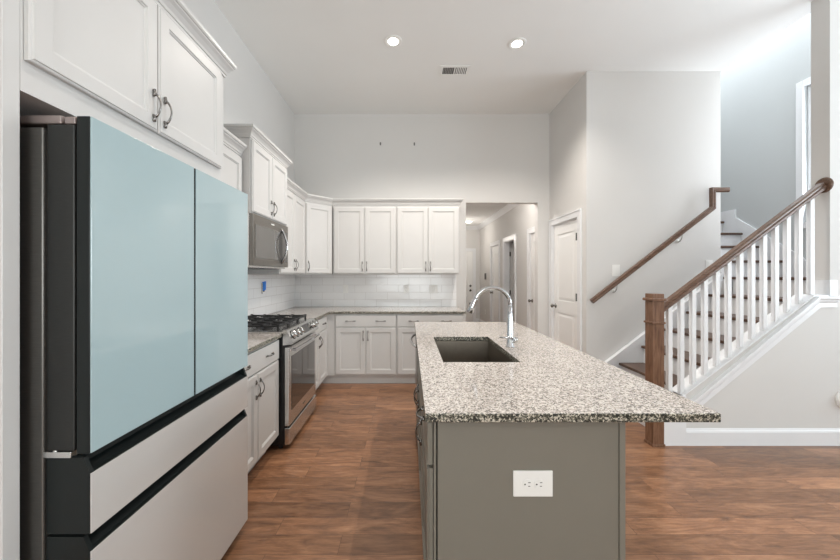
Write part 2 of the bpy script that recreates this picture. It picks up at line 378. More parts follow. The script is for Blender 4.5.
bx(bm, RX, RX+0.12, 2.86, 3.10, 0, 5.0); bx(bm, RX, RX+0.12, 3.78, 6.6, 0, 5.0); bx(bm, RX, RX+0.12, 3.10, 3.78, 0, 1.95); bx(bm, RX, RX+0.12, 3.10, 3.78, 3.46, 5.0)
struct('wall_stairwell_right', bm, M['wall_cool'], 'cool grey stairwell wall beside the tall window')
struct('wall_stairwell_back', box(3.41, RX+0.12, 6.6, 6.7, 0, 5.0), M['wall'])
struct('ceiling_stairwell', box(3.41, RX+0.12, 2.73, 6.7, 5.0, 5.1), M['ceiling'])
struct('wall_stairwell_upper', box(3.41, RX+0.12, 2.74, 2.86, CZ+0.12, 5.0), M['wall'])
# knee wall under the balustrade + full height wall to its right
ZS = lambda x: 0.403+0.76*(x-2.216)
bm = new(); prism(bm, [(2.21, 0), (3.38, 0), (3.38, 1.19), (3.25, 1.19), (2.21, ZS(2.21))], 2.73, 2.86)
bx(bm, 3.38, XR+0.1, 2.73, 2.86, 0, CZ)
struct('wall_front', bm, M['wall'], 'grey wall under the balustrade, its top edge rising with the stairs')
# rear and right walls with window openings
def win_wall(name, x0, x1, z, holes, along, c0, c1):
    bm = new(); p = x0
    def B(a, b, za, zb):
        if along == 'x': bx(bm, a, b, c0, c1, za, zb)
        else: bx(bm, c0, c1, a, b, za, zb)
    for (h0, h1, za, zb) in holes:
        B(p, h0, 0, z); B(h0, h1, 0, za); B(h0, h1, zb, z); p = h1
    B(p, x1, 0, z); struct(name, bm, M['wall'])
win_wall('wall_rear', XL-0.1, XR+0.1, CZ, [(-1.2, 1.5, 0.35, 2.95), (2.7, 5.7, 0.35, 2.95)], 'x', Y0-0.1, Y0)
win_wall('wall_right', Y0, 2.73, CZ, [(-0.6, 2.5, 0.5, 3.0)], 'y', XR, XR+0.1)
# hall
struct('ceiling_hall', box(0.0, HX+0.1, YB+0.12, 9.70, 2.74, 2.85), M['ceiling'])
struct('wall_hall_left', box(0.55, 0.65, YB+0.12, 9.60, 0, 2.74), M['wall'])
struct('wall_hall_end', box(0.55, HX+0.1, 9.60, 9.70, 0, 2.74), M['wall'], 'end wall of the hall with a white door')
bm = new(); bx(bm, 3.3, 3.4, 5.9, 9.7, 0, 2.74); bx(bm, HX+0.1, 3.3, 5.9, 6.0, 0, 2.74); bx(bm, HX+0.1, 3.3, 9.0, 9.1, 0, 2.74); bx(bm, HX+0.1, 3.4, 5.9, 9.7, 2.74, 2.85)
struct('wall_side_room', bm, M['wall'])
bm = new()
sweep(bm, [(HX, YB+0.12, 2.645), (HX, 9.60, 2.645), (0.65, 9.60, 2.645)], [(0, 0), (-0.012, 0), (-0.03, 0.02), (-0.07, 0.06), (-0.09, 0.075), (-0.09, 0.0945), (0, 0.0945)], (0, 0, 1))
struct('trim_1', bm, M['trim'], 'white crown moulding along the hall ceiling')

# baseboards
BB = [(0, 0), (0.014, 0), (0.014, 0.105), (0.010, 0.118), (0.006, 0.124), (0.003, 0.135), (0, 0.135)]
def baseboard(name, path, flip=False, label=None, prof=BB):
    bm = new(); sweep(bm, path, [(-a if flip else a, b) for a, b in prof], (0, 0, 1)); return struct(name, bm, M['trim'], label)
baseboard('baseboard_right', [(2.216, 2.73, 0.0), (XR, 2.73, 0.0)], label='white baseboard along the grey wall under the stairs')
baseboard('baseboard_pantry', [(HX, 3.93, 0), (HX, 3.935, 0)], flip=True)
baseboard('baseboard_passage', [(1.835, YB, 0), (1.99, YB, 0)])
baseboard('baseboard_hall', [(HX, 5.72, 0), (HX, 6.33, 0)], flip=True)
baseboard('baseboard_hall_far', [(HX, 8.33, 0), (HX, 9.60, 0), (1.88, 9.60, 0)], flip=True)
# knee-wall cap moulding
prof = [(0, 0.0), (0.012, 0.0), (0.014, -0.012), (0.026, -0.012), (0.026, -0.030), (0.016, -0.040), (0.012, -0.075), (0.0, -0.075)]
bm = new()
# path in the XZ plane at the wall face; sweep normal is -Y, so "up" = out of the wall
P3 = [(2.21, 2.73, ZS(2.21)-0.075), (3.262, 2.73, 1.194), (3.425, 2.73, 1.194)]
sweep(bm, P3, [(-b, a) for a, b in [(0, 0), (0.034, 0), (0.034, -0.016), (0.022, -0.026), (0.020, -0.040), (0.012, -0.052), (0.012, -0.088), (0, -0.088)]], (0, -1, 0))
o = struct('trim_2', bm, M['trim'], 'white moulding sloping along the top of the knee wall')
bm = new(); bx(bm, 2.03, 2.215, 2.715, 2.86, 0, 0.40); prism(bm, [(2.03, 0.40), (2.215, 0.40), (2.215, ZS(2.215)), (2.03, ZS(2.03)+0.11)], 2.72, 2.86)
struct('trim_3', bm, M['trim'], 'white end board of the knee wall beside the newel', 0.003)
bm = new(); sweep(bm, [(3.38, 2.858, 1.196), (3.38, 2.73, 1.196), (3.43, 2.73, 1.196)], [(-a, b) for a, b in BB], (0, 0, 1)) if False else None
bm2 = new(); bx(bm2, 3.364, 3.379, 2.716, 2.86, 1.195, 1.325); bx(bm2, 3.379, 3.425, 2.716, 2.729, 1.195, 1.325)
struct('trim_4', bm2, M['trim'], 'short baseboard wrapping the wall end above the knee wall', 0.003)
bm3 = new(); prism(bm3, [(2.03, ZS(2.03)+0.001), (3.25, 1.191), (3.363, 1.191), (3.363, 1.205), (3.25, 1.205), (2.03, ZS(2.03)+0.014)], 2.7225, 2.8605)
struct('trim_5', bm3, M['trim'], 'white cap board under the balusters')

# stair skirt on the handrail wall
N0 = 2.10; RUN = 0.25; RISE = 0.192
NX = lambda k: N0+RUN*(k-1)
bm = new(); NZ = lambda x: RISE + (x-N0)*RISE/RUN
prism(bm, [(2.001, 0), (3.50, 0), (3.50, NZ(3.50)+0.12), (2.06, NZ(2.06)+0.12), (2.06, 0.135), (2.0, 0.135)], 3.812, 3.829)
prism(bm, [(2.06, NZ(2.06)+0.120), (3.50, NZ(3.50)+0.120), (3.50, NZ(3.50)+0.040), (2.06, NZ(2.06)+0.040)], 3.788, 3.8115); prism(bm, [(2.06, NZ(2.06)+0.124), (3.50, NZ(3.50)+0.124), (3.50, NZ(3.50)+0.104), (2.06, NZ(2.06)+0.104)], 3.780, 3.829)
struct('trim_6', bm, M['trim'], 'white stair skirt board climbing along the handrail wall')
bm = new(); UY = lambda k: 3.94+0.26*k      # upper flight nosings
zu = lambda y: 1.536+(y-3.94)*0.192/0.26
prism(bm, [(2.88, 1.20), (6.5, 1.20), (6.5, 2.25), (4.57, 2.25), (4.57, zu(4.57)+0.14), (3.80, zu(3.80)+0.14), (3.72, 1.48), (2.88, 1.48)], RX-0.018, RX-0.001, 'yz')
struct('trim_7', bm, M['trim'], 'white skirt board stepping up the stairwell wall')

# stair window
wn = sroot('window_1', 'tall narrow white framed window in the stairwell')
bm = new()
for a in ((3.03, 3.10, 1.88, 3.53), (3.78, 3.85, 1.88, 3.53), (3.10, 3.78, 3.46, 3.53), (3.10, 3.78, 1.88, 1.95)): bx(bm, RX-0.022, RX-0.001, *a)
obj('window_casing', bm, M['trim'], wn, 0.003)
bm = new()
for a in ((3.101, 3.15, 1.951, 3.459), (3.73, 3.779, 1.951, 3.459), (3.15, 3.73, 3.41, 3.459), (3.15, 3.73, 1.951, 2.0), (3.15, 3.73, 2.68, 2.72)): bx(bm, RX+0.03, RX+0.08, *a)
obj('window_frame', bm, M['trim'], wn, 0.003)
mg = bpy.data.materials.new('window_glass'); mg.use_nodes = True
_n, _l = nodes_of(mg); _t = _n.new('ShaderNodeBsdfTransparent'); _g = _n.new('ShaderNodeBsdfGlossy'); _g.inputs['Roughness'].default_value = 0.02; _x = _n.new('ShaderNodeMixShader'); _x.inputs[0].default_value = 0.06
_l.new(_t.outputs[0], _x.inputs[1]); _l.new(_g.outputs[0], _x.inputs[2]); _l.new(_x.outputs[0], _n['Material Output'].inputs['Surface'])
obj('pane', box(RX+0.05, RX+0.056, 3.15, 3.73, 2.0, 3.41), mg, wn)

# ------------------------------------------------------------------ doors
def panel_door(parent, w, h, name='door_leaf', t=0.035):
    """two-panel door leaf, local x 0..w, front -y (front face at 0), raised panels"""
    bm = new(); st = 0.115
    bx(bm, 0, w, 0.008, t, 0, h)
    for a in ((0, st, 0, h), (w-st, w, 0, h), (st, w-st, 0, 0.23), (st, w-st, 0.86, 1.02), (st, w-st, h-0.13, h)): bx(bm, a[0], a[1], 0, 0.008, a[2], a[3])
    def raised(x0, x1, z0, z1):
        A = [bm.verts.new(p) for p in ((x0, 0.007, z0), (x1, 0.007, z0), (x1, 0.007, z1), (x0, 0.007, z1))]
        i = 0.035; B = [bm.verts.new(p) for p in ((x0+i, 0.001, z0+i), (x1-i, 0.001, z0+i), (x1-i, 0.001, z1-i), (x0+i, 0.001, z1-i))]
        for k in range(4): bm.faces.new([A[k], A[(k+1) % 4], B[(k+1) % 4], B[k]])
        bm.faces.new(B)
    raised(st+0.012, w-st-0.012, 0.242, 0.848); raised(st+0.012, w-st-0.012, 1.032, h-0.142)
    return obj(name, bm, M['glassdoor'], parent)
def knob(parent, x, z, y=0.0):
    bm = new(); lathe(bm, [(0.030, y-0.0), (0.031, y-0.006), (0.012, y-0.012), (0.011, y-0.03), (0.020, y-0.036), (0.027, y-0.048), (0.026, y-0.058), (0.014, y-0.066)], (x, 0, z), 'y')
    return obj('door_knob', bm, M['knob'], parent, smooth=True)
def hinge(parent, x, z, y=0.0):
    bm = new(); bx(bm, x-0.003, x+0.003, y-0.004, max(y, 0.0)+0.014, z-0.045, z+0.045); tube(bm, [(x, y-0.006, z-0.045), (x, y-0.006, z+0.045)], 0.007, 10); bx(bm, x-0.014, x+0.014, y-0.002, y+0.002, z-0.045, z+0.045)
    return obj('hinge', bm, M['knob'], parent)
def casing(parent, w, h, cw=0.085, y0=-0.018, reveal=0.0, jamb=0.1):
    """casing around an opening local x 0..w"""
    bm = new()
    bx(bm, -cw, -reveal, y0, -0.001, 0, h+cw); bx(bm, w+reveal, w+cw, y0, -0.001, 0, h+cw); bx(bm, -reveal, w+reveal, y0, -0.001, h+reveal, h+cw)
    bx(bm, -cw, -cw+0.018, y0-0.006, y0, 0, h+cw); bx(bm, w+cw-0.018, w+cw, y0-0.006, y0, 0, h+cw); bx(bm, -cw+0.018, w+cw-0.018, y0-0.006, y0, h+cw-0.018, h+cw)
    o = obj('door_casing', bm, M['trim'], parent, 0.002)
    bm = new(); bx(bm, 0.0005, 0.012, 0, jamb, 0, h-0.0005); bx(bm, w-0.012, w-0.0005, 0, jamb, 0, h-0.0005); bx(bm, 0.012, w-0.012, 0, jamb, h-0.012, h-0.0005)
    obj('door_jamb', bm, M['trim'], parent); return o
# pantry door: wall facing -X: local x -> -Y ; origin at the far end
d1 = sroot('door_1', 'white two-panel pantry door with a dark knob on the grey side wall', (HX, 4.73, 0), -PI/2)
casing(d1, 0.72, 2.05); lf = bpy.data.objects.new('door_leaf_mount', None)
bpy.data.objects.remove(lf)
L1 = panel_door(d1, 0.690, 2.03); L1.location = (0.015, 0.012, 0.005)
knob(L1, 0.055, 0.94); hinge(d1, 0.704, 1.82, -0.014); hinge(d1, 0.704, 1.10, -0.014); hinge(d1, 0.704, 0.28, -0.014)
# near hall door
d2 = sroot('door_2', 'narrow white hall door with a dark knob just past the passage', (HX, 5.62, 0), -PI/2)
casing(d2, 0.60, 2.045); L2 = panel_door(d2, 0.570, 2.025); L2.location = (0.015, 0.012, 0.005); knob(L2, 0.06, 0.94)
# open hall doorway, leaf swung into the side room
d3 = sroot('door_3', 'open doorway in the hall with its door swung inwards', (HX, 7.10, 0), -PI/2)
casing(d3, 0.68, 2.05)
L3 = panel_door(d3, 0.66, 2.03); L3.rotation_euler = (0, 0, PI/2); L3.location = (-0.004, 0.118, 0.005)
for z in (1.80, 1.0, 0.28): hinge(d3, 0.02, z, 0.104)
# further closed hall door
d4 = sroot('door_4', 'white door at the far end of the hall wall', (HX, 8.24, 0), -PI/2)
casing(d4, 0.70, 2.05); L4 = panel_door(d4, 0.67, 2.03); L4.location = (0.015, 0.012, 0.005); knob(L4, 0.06, 0.94)
# end door
d5 = sroot('door_5', 'white door with two locks on the hall end wall', (0.96, 9.60, 0), 0)
bm = new(); bx(bm, -0.085, 0, -0.018, -0.001, 0, 2.115); bx(bm, 0.84, 0.925, -0.018, -0.001, 0, 2.115); bx(bm, 0, 0.84, -0.018, -0.001, 2.03, 2.115)
obj('door_casing', bm, M['trim'], d5, 0.002)
L5 = panel_door(d5, 0.82, 2.02, t=0.030); L5.location = (0.01, -0.032, 0.003)
for z in (1.06, 0.93):
    bm = new(); lathe(bm, [(0.030, -0.0), (0.030, -0.018), (0.012, -0.022), (0.012, -0.03)], (0.755, 0, z), 'y'); obj('deadbolt', bm, M['knob'], L5, smooth=True)
knob(L5, 0.755, 0.56)

# ================================================================== KITCHEN CABINETS
FX = -1.02   # left base fronts
# refrigerator surround: panel + bridge cabinet
sur = root('refrigerator_surround', 'white cabinet bridging over the fridge with a full height side panel', 'cabinet', (FX, 0.852, 0), PI/2)
W = 1.018
obj('side_panel', box(0, 0.040, 0, 0.60, 0, 2.46), M['cab'], sur, 0.002)
obj('far_panel', box(W-0.030, W, 0, 0.60, 0, 2.46), M['cab'], sur, 0.002)
obj('carcass', box(0.040, W-0.030, 0.0, 0.60, 1.85, 2.46), M['cab'], sur)
g = 0.004; a0 = 0.0475; a1 = 0.971; ww = (a1-a0-g)/2
for i in range(2):
    x0 = a0+i*(ww+g); d = obj('door', shaker_bm(x0, x0+ww, 1.934, 2.448, rail=0.055), M['cab'], sur); pull(d, x0+ww-0.030 if i == 0 else x0+0.026, 1.934+0.094)
bm = new(); sweep(bm, [(0, 0.60, 2.455), (0, 0, 2.455), (W, 0, 2.455), (W, 0.60, 2.455)], [(a*1.0, b) for a, b in CROWN], (0, 0, 1)); obj('crown_moulding', bm, M['cab'], sur)
UD = 0.33
# upper between fridge and microwave (front X=-1.30)
upper_cab('wall_cabinet', 'white upper cabinet partly hidden between the fridge surround and the taller microwave cabinet', (XL+UD, 1.872, 0), PI/2, 0.754, UD-0.002, 1.372, 2.286,
          crown=[(0.0, 0, 2.280), (0.754, 0, 2.280)])
# cabinet above microwave (deeper, taller)
upper_cab('wall_cabinet', 'tall white two-door cabinet directly above the microwave', (-1.23, 2.628, 0), PI/2, 0.770, 0.398, 1.846, 2.44, frame=0.010,
          crown=[(0, 0.398, 2.428), (0, 0, 2.428), (0.770, 0, 2.428), (0.770, 0.398, 2.428)])
upper_cab('wall_cabinet', 'white upper cabinet right of the microwave on the left wall', (XL+UD, 3.40, 0), PI/2, 0.828, UD-0.002, 1.372, 2.286)
# corner diagonal cabinet
cr = root('corner_wall_cabinet', 'white diagonal corner upper cabinet with a single door', 'cabinet')
bm = new(); prism(bm, [(XL+0.002, YB-0.002), (XL+0.002, 4.23), (XL+UD, 4.23), (-1.02, YB-UD), (-1.02, YB-0.002)], 1.372, 2.286, 'xy')
obj('carcass', bm, M['cab'], cr, 0.0015)
cl = math.hypot(0.28, 0.28)
d = obj('door', shaker_bm(0.014, cl-0.014, 1.384, 2.264), M['cab'], cr); d.location = (XL+UD, 4.23, 0); d.rotation_euler = (0, 0, PI/4)
pull(d, 0.042, 1.479)
for i, lab in enumerate(('white two-door upper cabinet on the back wall beside the corner cabinet', 'white two-door upper cabinet on the back wall nearest the hall passage')):
    upper_cab('wall_cabinet', lab, (-1.006+i*0.839, YB-UD, 0), 0, 0.837, UD-0.002, 1.372, 2.286)
bm = new(); sweep(bm, [(XL+UD, 3.405, 2.287), (XL+UD, 4.23, 2.287), (-1.02, YB-UD, 2.287), (0.670, YB-UD, 2.287), (0.670, YB-0.002, 2.287)], CROWN, (0, 0, 1))
tag(obj('cabinet_crown_moulding', bm, M['cab']), 'white crown moulding running along the tops of the corner and back wall upper cabinets', 'crown moulding')

# base cabinets
base_cab('base_cabinet', 'white base cabinet between the fridge and the range', (FX, 1.872, 0), PI/2, 0.756, toe_y=0.085)
base_cab('base_cabinet', 'white base cabinet right of the range on the left wall', (FX, 3.42, 0), PI/2, 0.765, toe_y=0.085)
bm = new(); bx(bm, XL+0.002, FX, 4.187, YB-0.002, 0.112, 0.880); bx(bm, FX, -0.924, YB-0.605, YB-0.002, 0.112, 0.880); bx(bm, XL+0.1, -0.924, YB-0.555, YB-0.1, 0, 0.112); bx(bm, XL+0.1, FX-0.086, 4.187, YB-0.1, 0, 0.112)
tag(obj('corner_base_cabinet', bm, M['cab']), 'blank white corner base filling the inside corner of the two cabinet runs', 'cabinet')
base_cab('base_cabinet', 'white base cabinet on the back wall left of its twin, under the tiled wall', (-0.922, YB-0.605, 0), 0, 0.768)
base_cab('base_cabinet', 'white base cabinet on the back wall at the hall end, partly behind the island', (-0.152, YB-0.605, 0), 0, 0.830)

# countertops
def plate(pts, z0, z1, bev=0.004):
    bm = new(); prism(bm, pts, z0, z1, 'xy'); return bm
CT0, CT1 = 0.884, 0.914
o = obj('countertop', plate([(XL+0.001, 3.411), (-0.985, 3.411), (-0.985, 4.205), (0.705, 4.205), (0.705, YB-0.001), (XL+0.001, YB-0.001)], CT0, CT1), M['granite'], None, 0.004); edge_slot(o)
tag(o, 'L-shaped speckled granite countertop on the corner and back wall base cabinets', 'countertop')
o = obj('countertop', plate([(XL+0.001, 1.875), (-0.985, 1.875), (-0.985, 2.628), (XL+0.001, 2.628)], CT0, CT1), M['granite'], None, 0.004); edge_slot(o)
tag(o, 'short speckled granite countertop between the fridge and the range', 'countertop')
# backsplash
b1 = obj('backsplash', box(XL+0.012, 0.672, YB-0.012, YB-0.0005, CT1+0.0005, 1.371), M['tile_x']); tag(b1, 'white subway tile backsplash on the back wall', 'tiled backsplash')
b2 = obj('backsplash', box(XL+0.0005, XL+0.0115, 1.875, YB-0.0005, CT1+0.0005, 1.371), M['tile_y']); tag(b2, 'white subway tile backsplash on the left wall behind the range', 'tiled backsplash')

# outlets on the back wall tiles
def outlet(name, label, cat, loc, rz, w=0.072, h=0.117, kind='outlet', group=None, horiz=False):
    r = root(name, label, cat, loc, rz, group)
    obj('cover_plate', box(-w/2, w/2, -0.006, -0.0005, -h/2, h/2), M['plastic'], r, 0.002)
    if kind == 'outlet':
        for s in (-1, 1):
            cx, cz = (s*0.0195, 0) if horiz else (0, s*0.0195)
            bm = new(); lathe(bm, [(0.0165, -0.0065), (0.0160, -0.0085)], (cx, 0, cz), 'y', 24)
            f = obj('receptacle', bm, M['plastic'], r)
            bm = new()
            if horiz:
                bx(bm, cx+0.002, cx+0.010, -0.0092, -0.0086, 0.0050, 0.0070); bx(bm, cx+0.002, cx+0.009, -0.0092, -0.0086, -0.0070, -0.0050)
                lathe(bm, [(0.0026, -0.0092), (0.0026, -0.0086)], (cx-0.0085, 0, 0), 'y', 12)
            else:
                bx(bm, cx-0.007, cx-0.005, -0.0092, -0.0086, cz, cz+0.008); bx(bm, cx+0.005, cx+0.007, -0.0092, -0.0086, cz, cz+0.008)
                lathe(bm, [(0.0026, -0.0092), (0.0026, -0.0086)], (cx, 0, cz-0.008), 'y', 12)
            obj('slots', bm, M['slot'], f)
    elif kind == 'switch':
        n = 2 if w > 0.1 else 1
        for i in range(n):
            cx = (i-(n-1)/2)*0.046
            obj('rocker', box(cx-0.0165, cx+0.0165, -0.010, -0.0065, -0.033, 0.033), M['plastic'], r, 0.0015)
    return r
yt = YB-0.012
outlet('wall_switch', 'white switch plate on the back tiles below the upper cabinet beside the corner', 'switch', (-0.90, yt, 1.165), 0, kind='switch')
outlet('wall_outlet', 'white outlet plate on the back tiles near the middle of the run', 'outlet', (-0.04, yt, 1.165), 0)
outlet('wall_switch', 'wide double switch plate on the back tiles nearest the hall', 'switch', (0.345, yt, 1.165), 0, w=0.118, kind='switch')
# rough-in with blue tape on left tiles
tp = root('taped_outlet_box', 'open outlet box with blue tape on the left wall tiles above the range', 'outlet', (XL+0.012, 3.77, 1.235), PI/2)
bm = new(); bx(bm, -0.035, 0.035, -0.003, 0.0, -0.055, 0.045); obj('box_rim', bm, M['slot'], tp)
bm = new(); bx(bm, -0.055, -0.030, -0.012, -0.003, -0.075, 0.045); obj('device_body', bm, M['steel'], tp, 0.002)
bm = new(); prism(bm, [(-0.028, -0.045), (0.030, -0.035), (0.040, 0.060), (-0.028, 0.052)], -0.018, -0.003); obj('blue_tape', bm, M['tape'], tp)

# ================================================================== REFRIGERATOR
fr = root('refrigerator', 'tall fridge with teal glass doors over pale grey drawers', 'refrigerator', (-0.868, 0.925, 0), PI/2)
FW = 0.900
obj('case', box(0, FW, 0.127, 0.74, 0.03, 1.768), M['fr_case'], fr, 0.004)
obj('foot', box(0.05, FW-0.05, 0.15, 0.70, 0, 0.03), M['black'], fr)
hw = FW/2
for i in range(2):
    x0, x1 = (0, hw-0.0025) if i == 0 else (hw+0.0025, FW)
    d = obj('door', box(x0, x1, 0.042, 0.118, 0.885, 1.776), M['fr_side'], fr, 0.004)
    obj('door_frame', box(x0, x1, 0.001, 0.036, 0.878, 1.798), M['fr_edge'], d, 0.0015)
    obj('gasket', box(x0+0.01, x1-0.01, 0.1185, 0.1265, 0.89, 1.76), M['slot'], d)
    obj('inner_edge', box(x0+0.006, x1-0.006, 0.0365, 0.0415, 0.885, 1.776), M['slot'], d)
    obj('glass_panel', box(x0+(0.0012 if i == 0 else 0.004), x1-(0.004 if i == 0 else 0.0012), -0.003, 0.0005, 0.880, 1.797), M['fr_teal'], d, 0.0006)
    hc = obj('hinge_cover', box((0.0 if i == 0 else FW-0.10), (0.10 if i == 0 else FW), 0.085, 0.30, 1.7775, 1.808) if False else box((0.0 if i == 0 else FW-0.11), (0.11 if i == 0 else FW), 0.078, 0.30, 1.7775, 1.801), M['fr_cap'], fr, 0.004)
bm = new(); bx(bm, 0.0, 0.10, 0.040, 0.070, 1.777, 1.797); obj('hinge_tip', bm, M['fr_cap'], fr, 0.003)
bm = new(); bx(bm, -0.003, 0.08, 0.05, 0.125, 0.868, 0.884); tube(bm, [(0.01, 0.10, 0.862), (0.01, 0.10, 0.888)], 0.009, 12); obj('lower_hinge', bm, M['steel'], fr, 0.001)
for (z0, z1, zt) in ((0.660, 0.825, 0.868), (0.055, 0.612, 0.652)):
    d = obj('drawer', new(), M['fr_edge'], fr)
    bm = new()   # sloped hand recess along the top, closed by solid end caps
    prism(bm, [(0.118, z0), (0.001, z0), (0.001, z1), (0.012, z1+0.002), (0.040, z1+0.018), (0.055, zt), (0.118, zt)], 0.012, FW-0.012, 'yz')
    for u in (0, FW-0.012): prism(bm, [(0.118, z0), (0.001, z0), (0.001, z1), (0.018, zt), (0.118, zt)], u, u+0.012, 'yz')
    bmesh.ops.recalc_face_normals(bm, faces=bm.faces); bm.to_mesh(d.data); bm.free()
    obj('front_panel', box(0.0012, FW-0.0012, -0.003, 0.0005, z0+0.001, z1-0.001), M['fr_grey'], d, 0.0006)

# ================================================================== RANGE
rg = root('range', 'stainless slide-in gas range with black grates between white base cabinets', 'range', (-0.925, 2.642, 0), PI/2)
RW = 0.757
obj('body', box(0.004, RW-0.004, 0.045, 0.675, 0.035, 0.905), M['black'], rg, 0.003)
for x in (0.05, RW-0.05):
    for y in (0.09, 0.6):
        bm = new(); tube(bm, [(x, y, 0), (x, y, 0.035)], 0.018, 12); obj('foot', bm, M['black'], rg)
obj('cooktop', box(0.0, RW, 0.055, 0.680, 0.9055, 0.924), M['steel'], rg, 0.004)
od = obj('oven_door', new(), M['steel'], rg)
bm = new(); bx(bm, 0.003, RW-0.003, 0.006, 0.044, 0.186, 0.800)
bmesh.ops.recalc_face_normals(bm, faces=bm.faces); bm.to_mesh(od.data); bm.free()
m_ = od.modifiers.new('bevel', 'BEVEL'); m_.width = 0.006; m_.segments = 3
obj('window', box(0.055, RW-0.055, 0.0035, 0.0065, 0.295, 0.722), M['bglass'], od, 0.001)
bm = new(); pts = []
for i in range(13):
    t = i/12; pts.append((0.03+(RW-0.06)*t, -0.030-0.010*math.sin(PI*t), 0.776))
bm2 = new(); tube(bm2, pts, 0.012, 12)
for x in (0.045, RW-0.045): bx(bm2, x-0.014, x+0.014, -0.03, 0.006, 0.766, 0.786)
bm.free(); obj('handle', bm2, M['chrome'], od, smooth=False)
obj('badge', box(RW/2-0.035, RW/2+0.035, 0.0045, 0.0063, 0.232, 0.240), M['slot'], od)
obj('warming_drawer', box(0.003, RW-0.003, 0.002, 0.044, 0.042, 0.172), M['steel'], rg, 0.005)
cp = obj('control_panel', new(), M['steel'], rg)
bm = new(); prism(bm, [(0.055, 0.818), (-0.018, 0.826), (-0.022, 0.842), (0.028, 0.934), (0.055, 0.934)], 0, RW, 'yz')
bmesh.ops.recalc_face_normals(bm, faces=bm.faces); bm.to_mesh(cp.data); bm.free()
ang = math.atan2(0.050, 0.092)    # lean of the panel face
def on_panel(bm, u, s0, s1):      # helper frame: u along x, distance out of panel
    pass
nrm = Vector((0, -0.092, 0.050)).normalized(); upv = Vector((0, 0.050, 0.092)).normalized(); ctr = Vector((0, 0.003, 0.888))
def panel_box(u0, u1, v0, v1, n0, n1):
    bm = new(); vs = []
    for u in (u0, u1):
        for v in (v0, v1):
            for n_ in (n0, n1): vs.append(bm.verts.new(Vector((u, 0, 0))+ctr+upv*v+nrm*n_))
    for f in ((0,1,3,2), (4,6,7,5), (0,4,5,1), (2,3,7,6), (0,2,6,4), (1,5,7,3)): bm.faces.new([vs[i] for i in f])
    return bm
obj('display', panel_box(0.335, 0.545, -0.036, 0.036, 0.0005, 0.0025), M['bglass'], cp)
for u in (0.075, 0.165, 0.255, 0.605, 0.690):
    bm = new(); c0 = ctr+Vector((u, 0, 0)); tube(bm, [c0+nrm*0.001, c0+nrm*0.006, c0+nrm*0.007, c0+nrm*0.030, c0+nrm*0.033], [0.031, 0.030, 0.024, 0.022, 0.019], 24)
    kb = obj('burner_knob', bm, M['steel'], cp)
    bm = new(); tube(bm, [c0+nrm*0.0008, c0+nrm*0.004], [0.037, 0.036], 24); obj('knob_ring', bm, M['black'], kb)
    bm = panel_box(u-0.004, u+0.004, -0.024, 0.024, 0.030, 0.041); obj('knob_grip', bm, M['steel_dark'], kb, 0.001)
# grates: three cast sections
for k in range(3):
    bm = new(); x0 = 0.020+k*0.241; x1 = x0+0.235; y0, y1 = 0.095, 0.640; z = 0.964; r_ = 0.0075
    def bar(a, b, rr=0.0075):
        ax, ay = a; bx_, by = b
        if abs(ax-bx_) < 1e-6: bx(bm, ax-rr, ax+rr, min(ay, by), max(ay, by), z-0.009, z+0.006)
        else: bx(bm, min(ax, bx_), max(ax, bx_), ay-rr, ay+rr, z-0.009, z+0.006)
    bar((x0+r_, y0), (x0+r_, y1)); bar((x1-r_, y0), (x1-r_, y1)); bar((x0, y0+r_), (x1, y0+r_)); bar((x0, y1-r_), (x1, y1-r_)); bar((x0, (y0+y1)/2), (x1, (y0+y1)/2))
    xm = (x0+x1)/2
    for yy in (y0+0.135, y1-0.135):
        bar((x0, yy), (xm-0.03, yy), 0.006); bar((xm+0.03, yy), (x1, yy), 0.006); bar((xm, yy-0.13), (xm, yy-0.03), 0.006); bar((xm, yy+0.03), (xm, yy+0.13), 0.006)
    for xx in (x0+r_, x1-r_):
        for yy in (y0+r_, (y0+y1)/2, y1-r_): bx(bm, xx-0.008, xx+0.008, yy-0.008, yy+0.008, 0.9245, z)
    for xx in (x0+r_, xm, x1-r_):      # raised finger tips along the near and far rows
        for yy in (y0+r_, y0+0.135, (y0+y1)/2, y1-0.135, y1-r_): bx(bm, xx-0.007, xx+0.007, yy-0.012, yy+0.012, z+0.004, z+0.012)
    gt = obj('grate', bm, M['iron'], rg, 0.002)
for x, y, r0 in ((0.14, 0.23, 0.045), (0.14, 0.505, 0.038), (0.378, 0.367, 0.052), (0.617, 0.23, 0.042), (0.617, 0.505, 0.038)):
    bm = new(); lathe(bm, [(r0, 0.9245), (r0, 0.932), (r0*0.8, 0.934), (r0*0.8, 0.941), (r0*0.7, 0.944)], (x, y, 0), 'z', 24); obj('burner', bm, M['iron'], rg)

# ================================================================== MICROWAVE
mw = root('microwave', 'stainless over-the-range microwave hung under the tall cabinet', 'microwave', (-1.207, 2.632, 0), PI/2)
MWW = 0.762
obj('body', box(0, MWW, 0.030, 0.415, 1.425, 1.845), M['steel'], mw, 0.003)
obj('front_frame', box(0, MWW, 0.0, 0.0295, 1.440, 1.845), M['steel_dark'], mw, 0.004)
obj('window', box(0.035, 0.565, -0.003, 0.0005, 1.500, 1.765), M['mglass'], mw, 0.001)
obj('window_border', box(0.02, 0.735, -0.0015, 0.0003, 1.478, 1.790), M['steel_dark'], mw)
obj('control_panel', box(0.60, 0.735, -0.003, -0.0008, 1.485, 1.785), M['bglass'], mw, 0.001)
bm = new(); pts = []; 
for i in range(17):
    t = i/16; pts.append((0.585, -0.004-0.050*math.sin(PI*t), 1.470+0.33*t))
tube(bm, pts, [0.009+0.003*abs(2*i/16-1) for i in range(17)], 12); obj('handle', bm, M['chrome'], mw, smooth=True)
